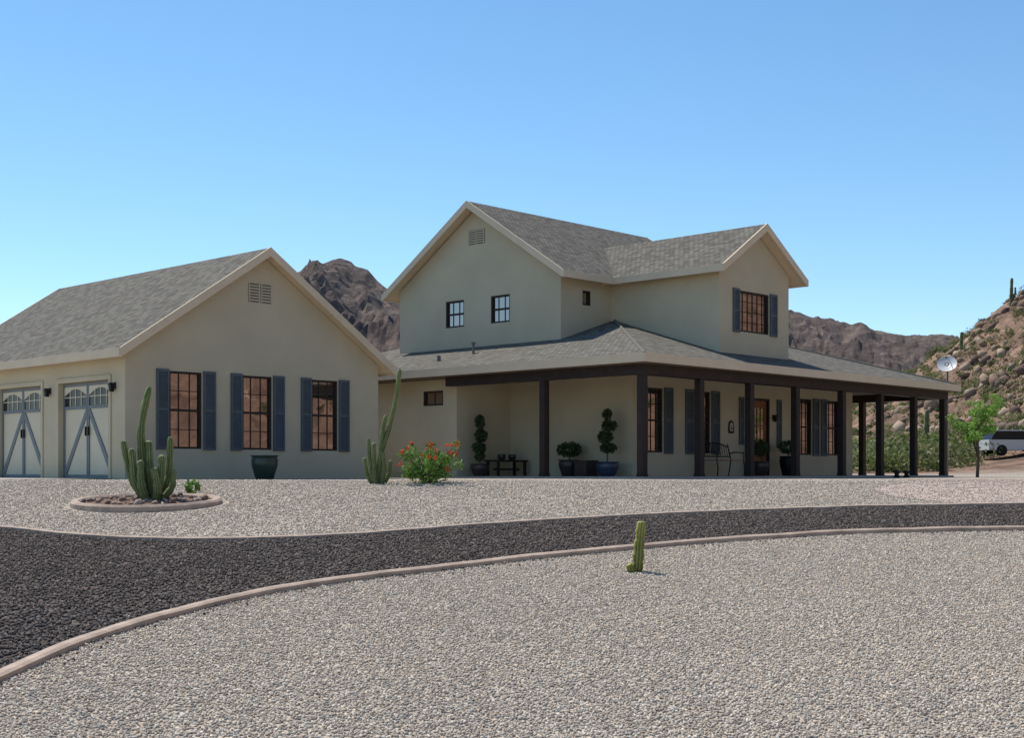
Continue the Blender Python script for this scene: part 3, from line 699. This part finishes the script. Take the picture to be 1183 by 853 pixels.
# desert scrub
Ps=[];Cs=[];Zs=[]
for i in range(4000):
    if i<3100: d=random.uniform(66,175); x=random.uniform(.20*d-4,.43*d+8)
    else: d=random.uniform(-60,75); x=random.uniform(40,95)
    hz=hill(x,d)
    if hz<1.5 and random.random()<.5: continue
    if d<79 and abs(x-.378*d)<2.6: continue
    hgt=random.uniform(.35,1.2)*(1.6 if (hz<1 and 60<d<100) else .85)
    dens=noise.noise(Vector((x*.08,d*.08,3)))
    if dens<-.25 and hz>1: continue
    z=T(x,d); cc=random.choice([(.12,.14,.05),(.10,.135,.045),(.19,.19,.08),(.16,.20,.055),(.25,.22,.11)]); cc=np.array(cc)*random.uniform(.85,1.25)
    for q_ in range(random.choice((2,3,3))):
        c=(x+random.uniform(-.6,.6)*hgt,d+random.uniform(-.5,.5)*hgt,z+hgt*random.uniform(.2,.55))
        pp=clump(c,(hgt*.65,hgt*.65,hgt*.42),42); Ps.append(pp)
        Cs.append(np.tile(cc,(len(pp),1))); Zs.append(np.full(len(pp),.09+.05*hgt))
P=np.concatenate(Ps); C=np.concatenate(Cs)*rng.uniform(.7,1.3,(len(P),1)); n=len(P); Z=np.concatenate(Zs)
B=np.array([(0,-.8,0),(.4,0,.08),(0,.8,0),(-.4,0,.08)])
V=np.einsum('nij,kj->nki',rotm(n),B)*(Z*rng.uniform(.6,1.3,n))[:,None,None]+P[:,None,:]
bigmesh('desert_scrub',V.reshape(-1,3),np.arange(n*4).reshape(n,4),np.repeat(C,4,0),LEAF)
P=[];r=[]
while len(P)<3200:
    if len(P)<2400: d=random.uniform(85,170); x=random.uniform(.27*d,.48*d+6)
    else: d=random.uniform(-50,75); x=random.uniform(45,90)
    hh=hill(x,d)
    if hh<2: continue
    if noise.noise(Vector((x*.12,d*.12,8)))<-.1: continue
    q_=random.uniform(.2,1)**5*.8+.08; P.append((x,d,T(x,d)+q_*.1)); r.append(q_)
stones('boulders',np.array(P),np.array(r),[(.23,.15,.11),(.29,.20,.145),(.14,.098,.075),(.35,.26,.19)],hi=np.ones(len(P),bool))
for i,(x,d,hh) in enumerate(((58.0,155,3.6),(50.5,150,2.4),(29.5,95,3.0),(35,108,2.6))):
    st=[([(0,0,0),(0,0,hh*.5),(.05,0,hh)],.2)]
    if i==0: st+=[([(0,0,hh*.4),(.4,0,hh*.46),(.45,0,hh*.7)],.12)]
    cactus('saguaro_cactus',(x,d,T(x,d)-.1),st,basec=(.10,.13,.05))
def car(x,d,rot):
    z=T(x,d); e=MB(); M=Matrix.Translation((x,d,z))@Matrix.Rotation(rot,4,'Z')
    def pz(pts,y0_,y1_,m): e.loft([M@Vector((a,y0_,b)) for a,b in pts],[M@Vector((a,y1_,b)) for a,b in pts],m)
    pz([(-2.2,.35),(2.2,.35),(2.25,.8),(1.2,.95),(-2.2,.95)],-.85,.85,CARM)
    pz([(-2.0,.951),(1.1,.951),(.5,1.45),(-1.7,1.45)],-.72,.72,CARG)
    pz([(-1.75,1.452),(.5,1.452),(.35,1.52),(-1.6,1.52)],-.7,.7,CARM)
    for a in (-1.4,1.4):
        for b in (-.87,.7): e.tube([M@Vector((a,b,.33)),M@Vector((a,b+.17,.33))],.33,IRON,16)
    e.obj('parked_car')
car(29.5,78,.15)

# ------------------------------------------------------------ light
el=math.radians(60); az=(-.65,.76); ln=math.hypot(*az)
s=Vector((az[0]/ln*math.cos(el),az[1]/ln*math.cos(el),math.sin(el)))
sun=bpy.data.lights.new('sun','SUN'); sun.energy=5.0; sun.angle=math.radians(.53); sun.color=(1,.94,.85)
so=bpy.data.objects.new('sun',sun); COL.objects.link(so); so.rotation_euler=s.to_track_quat('Z','Y').to_euler(); so.location=(0,0,60)
w=bpy.data.worlds.new('World'); S.world=w; w.use_nodes=True; nt=w.node_tree
sk=nt.nodes.new('ShaderNodeTexSky'); sk.sky_type='NISHITA'; sk.sun_disc=False; sk.sun_elevation=el; sk.sun_rotation=math.atan2(az[0],az[1])
sk.air_density=1.0; sk.dust_density=.1; sk.ozone_density=3.0; sk.altitude=900
hs=nt.nodes.new('ShaderNodeHueSaturation'); hs.inputs['Saturation'].default_value=1.12; hs.inputs['Value'].default_value=1.1; hs.inputs['Hue'].default_value=.492
bg=nt.nodes['Background']; bg.inputs['Strength'].default_value=.145
nt.links.new(sk.outputs['Color'],hs.inputs['Color']); nt.links.new(hs.outputs['Color'],bg.inputs['Color'])
cam=bpy.data.cameras.new('camera'); cam.lens=46.92; cam.sensor_width=36; cam.shift_y=.1002; cam.clip_end=4000; cam.clip_start=.1
co=bpy.data.objects.new('camera',cam); COL.objects.link(co); co.location=(0,0,.17); co.rotation_euler=(math.radians(90),0,0)
S.camera=co
S.view_settings.view_transform='Standard'; S.view_settings.look='None'; S.view_settings.exposure=0
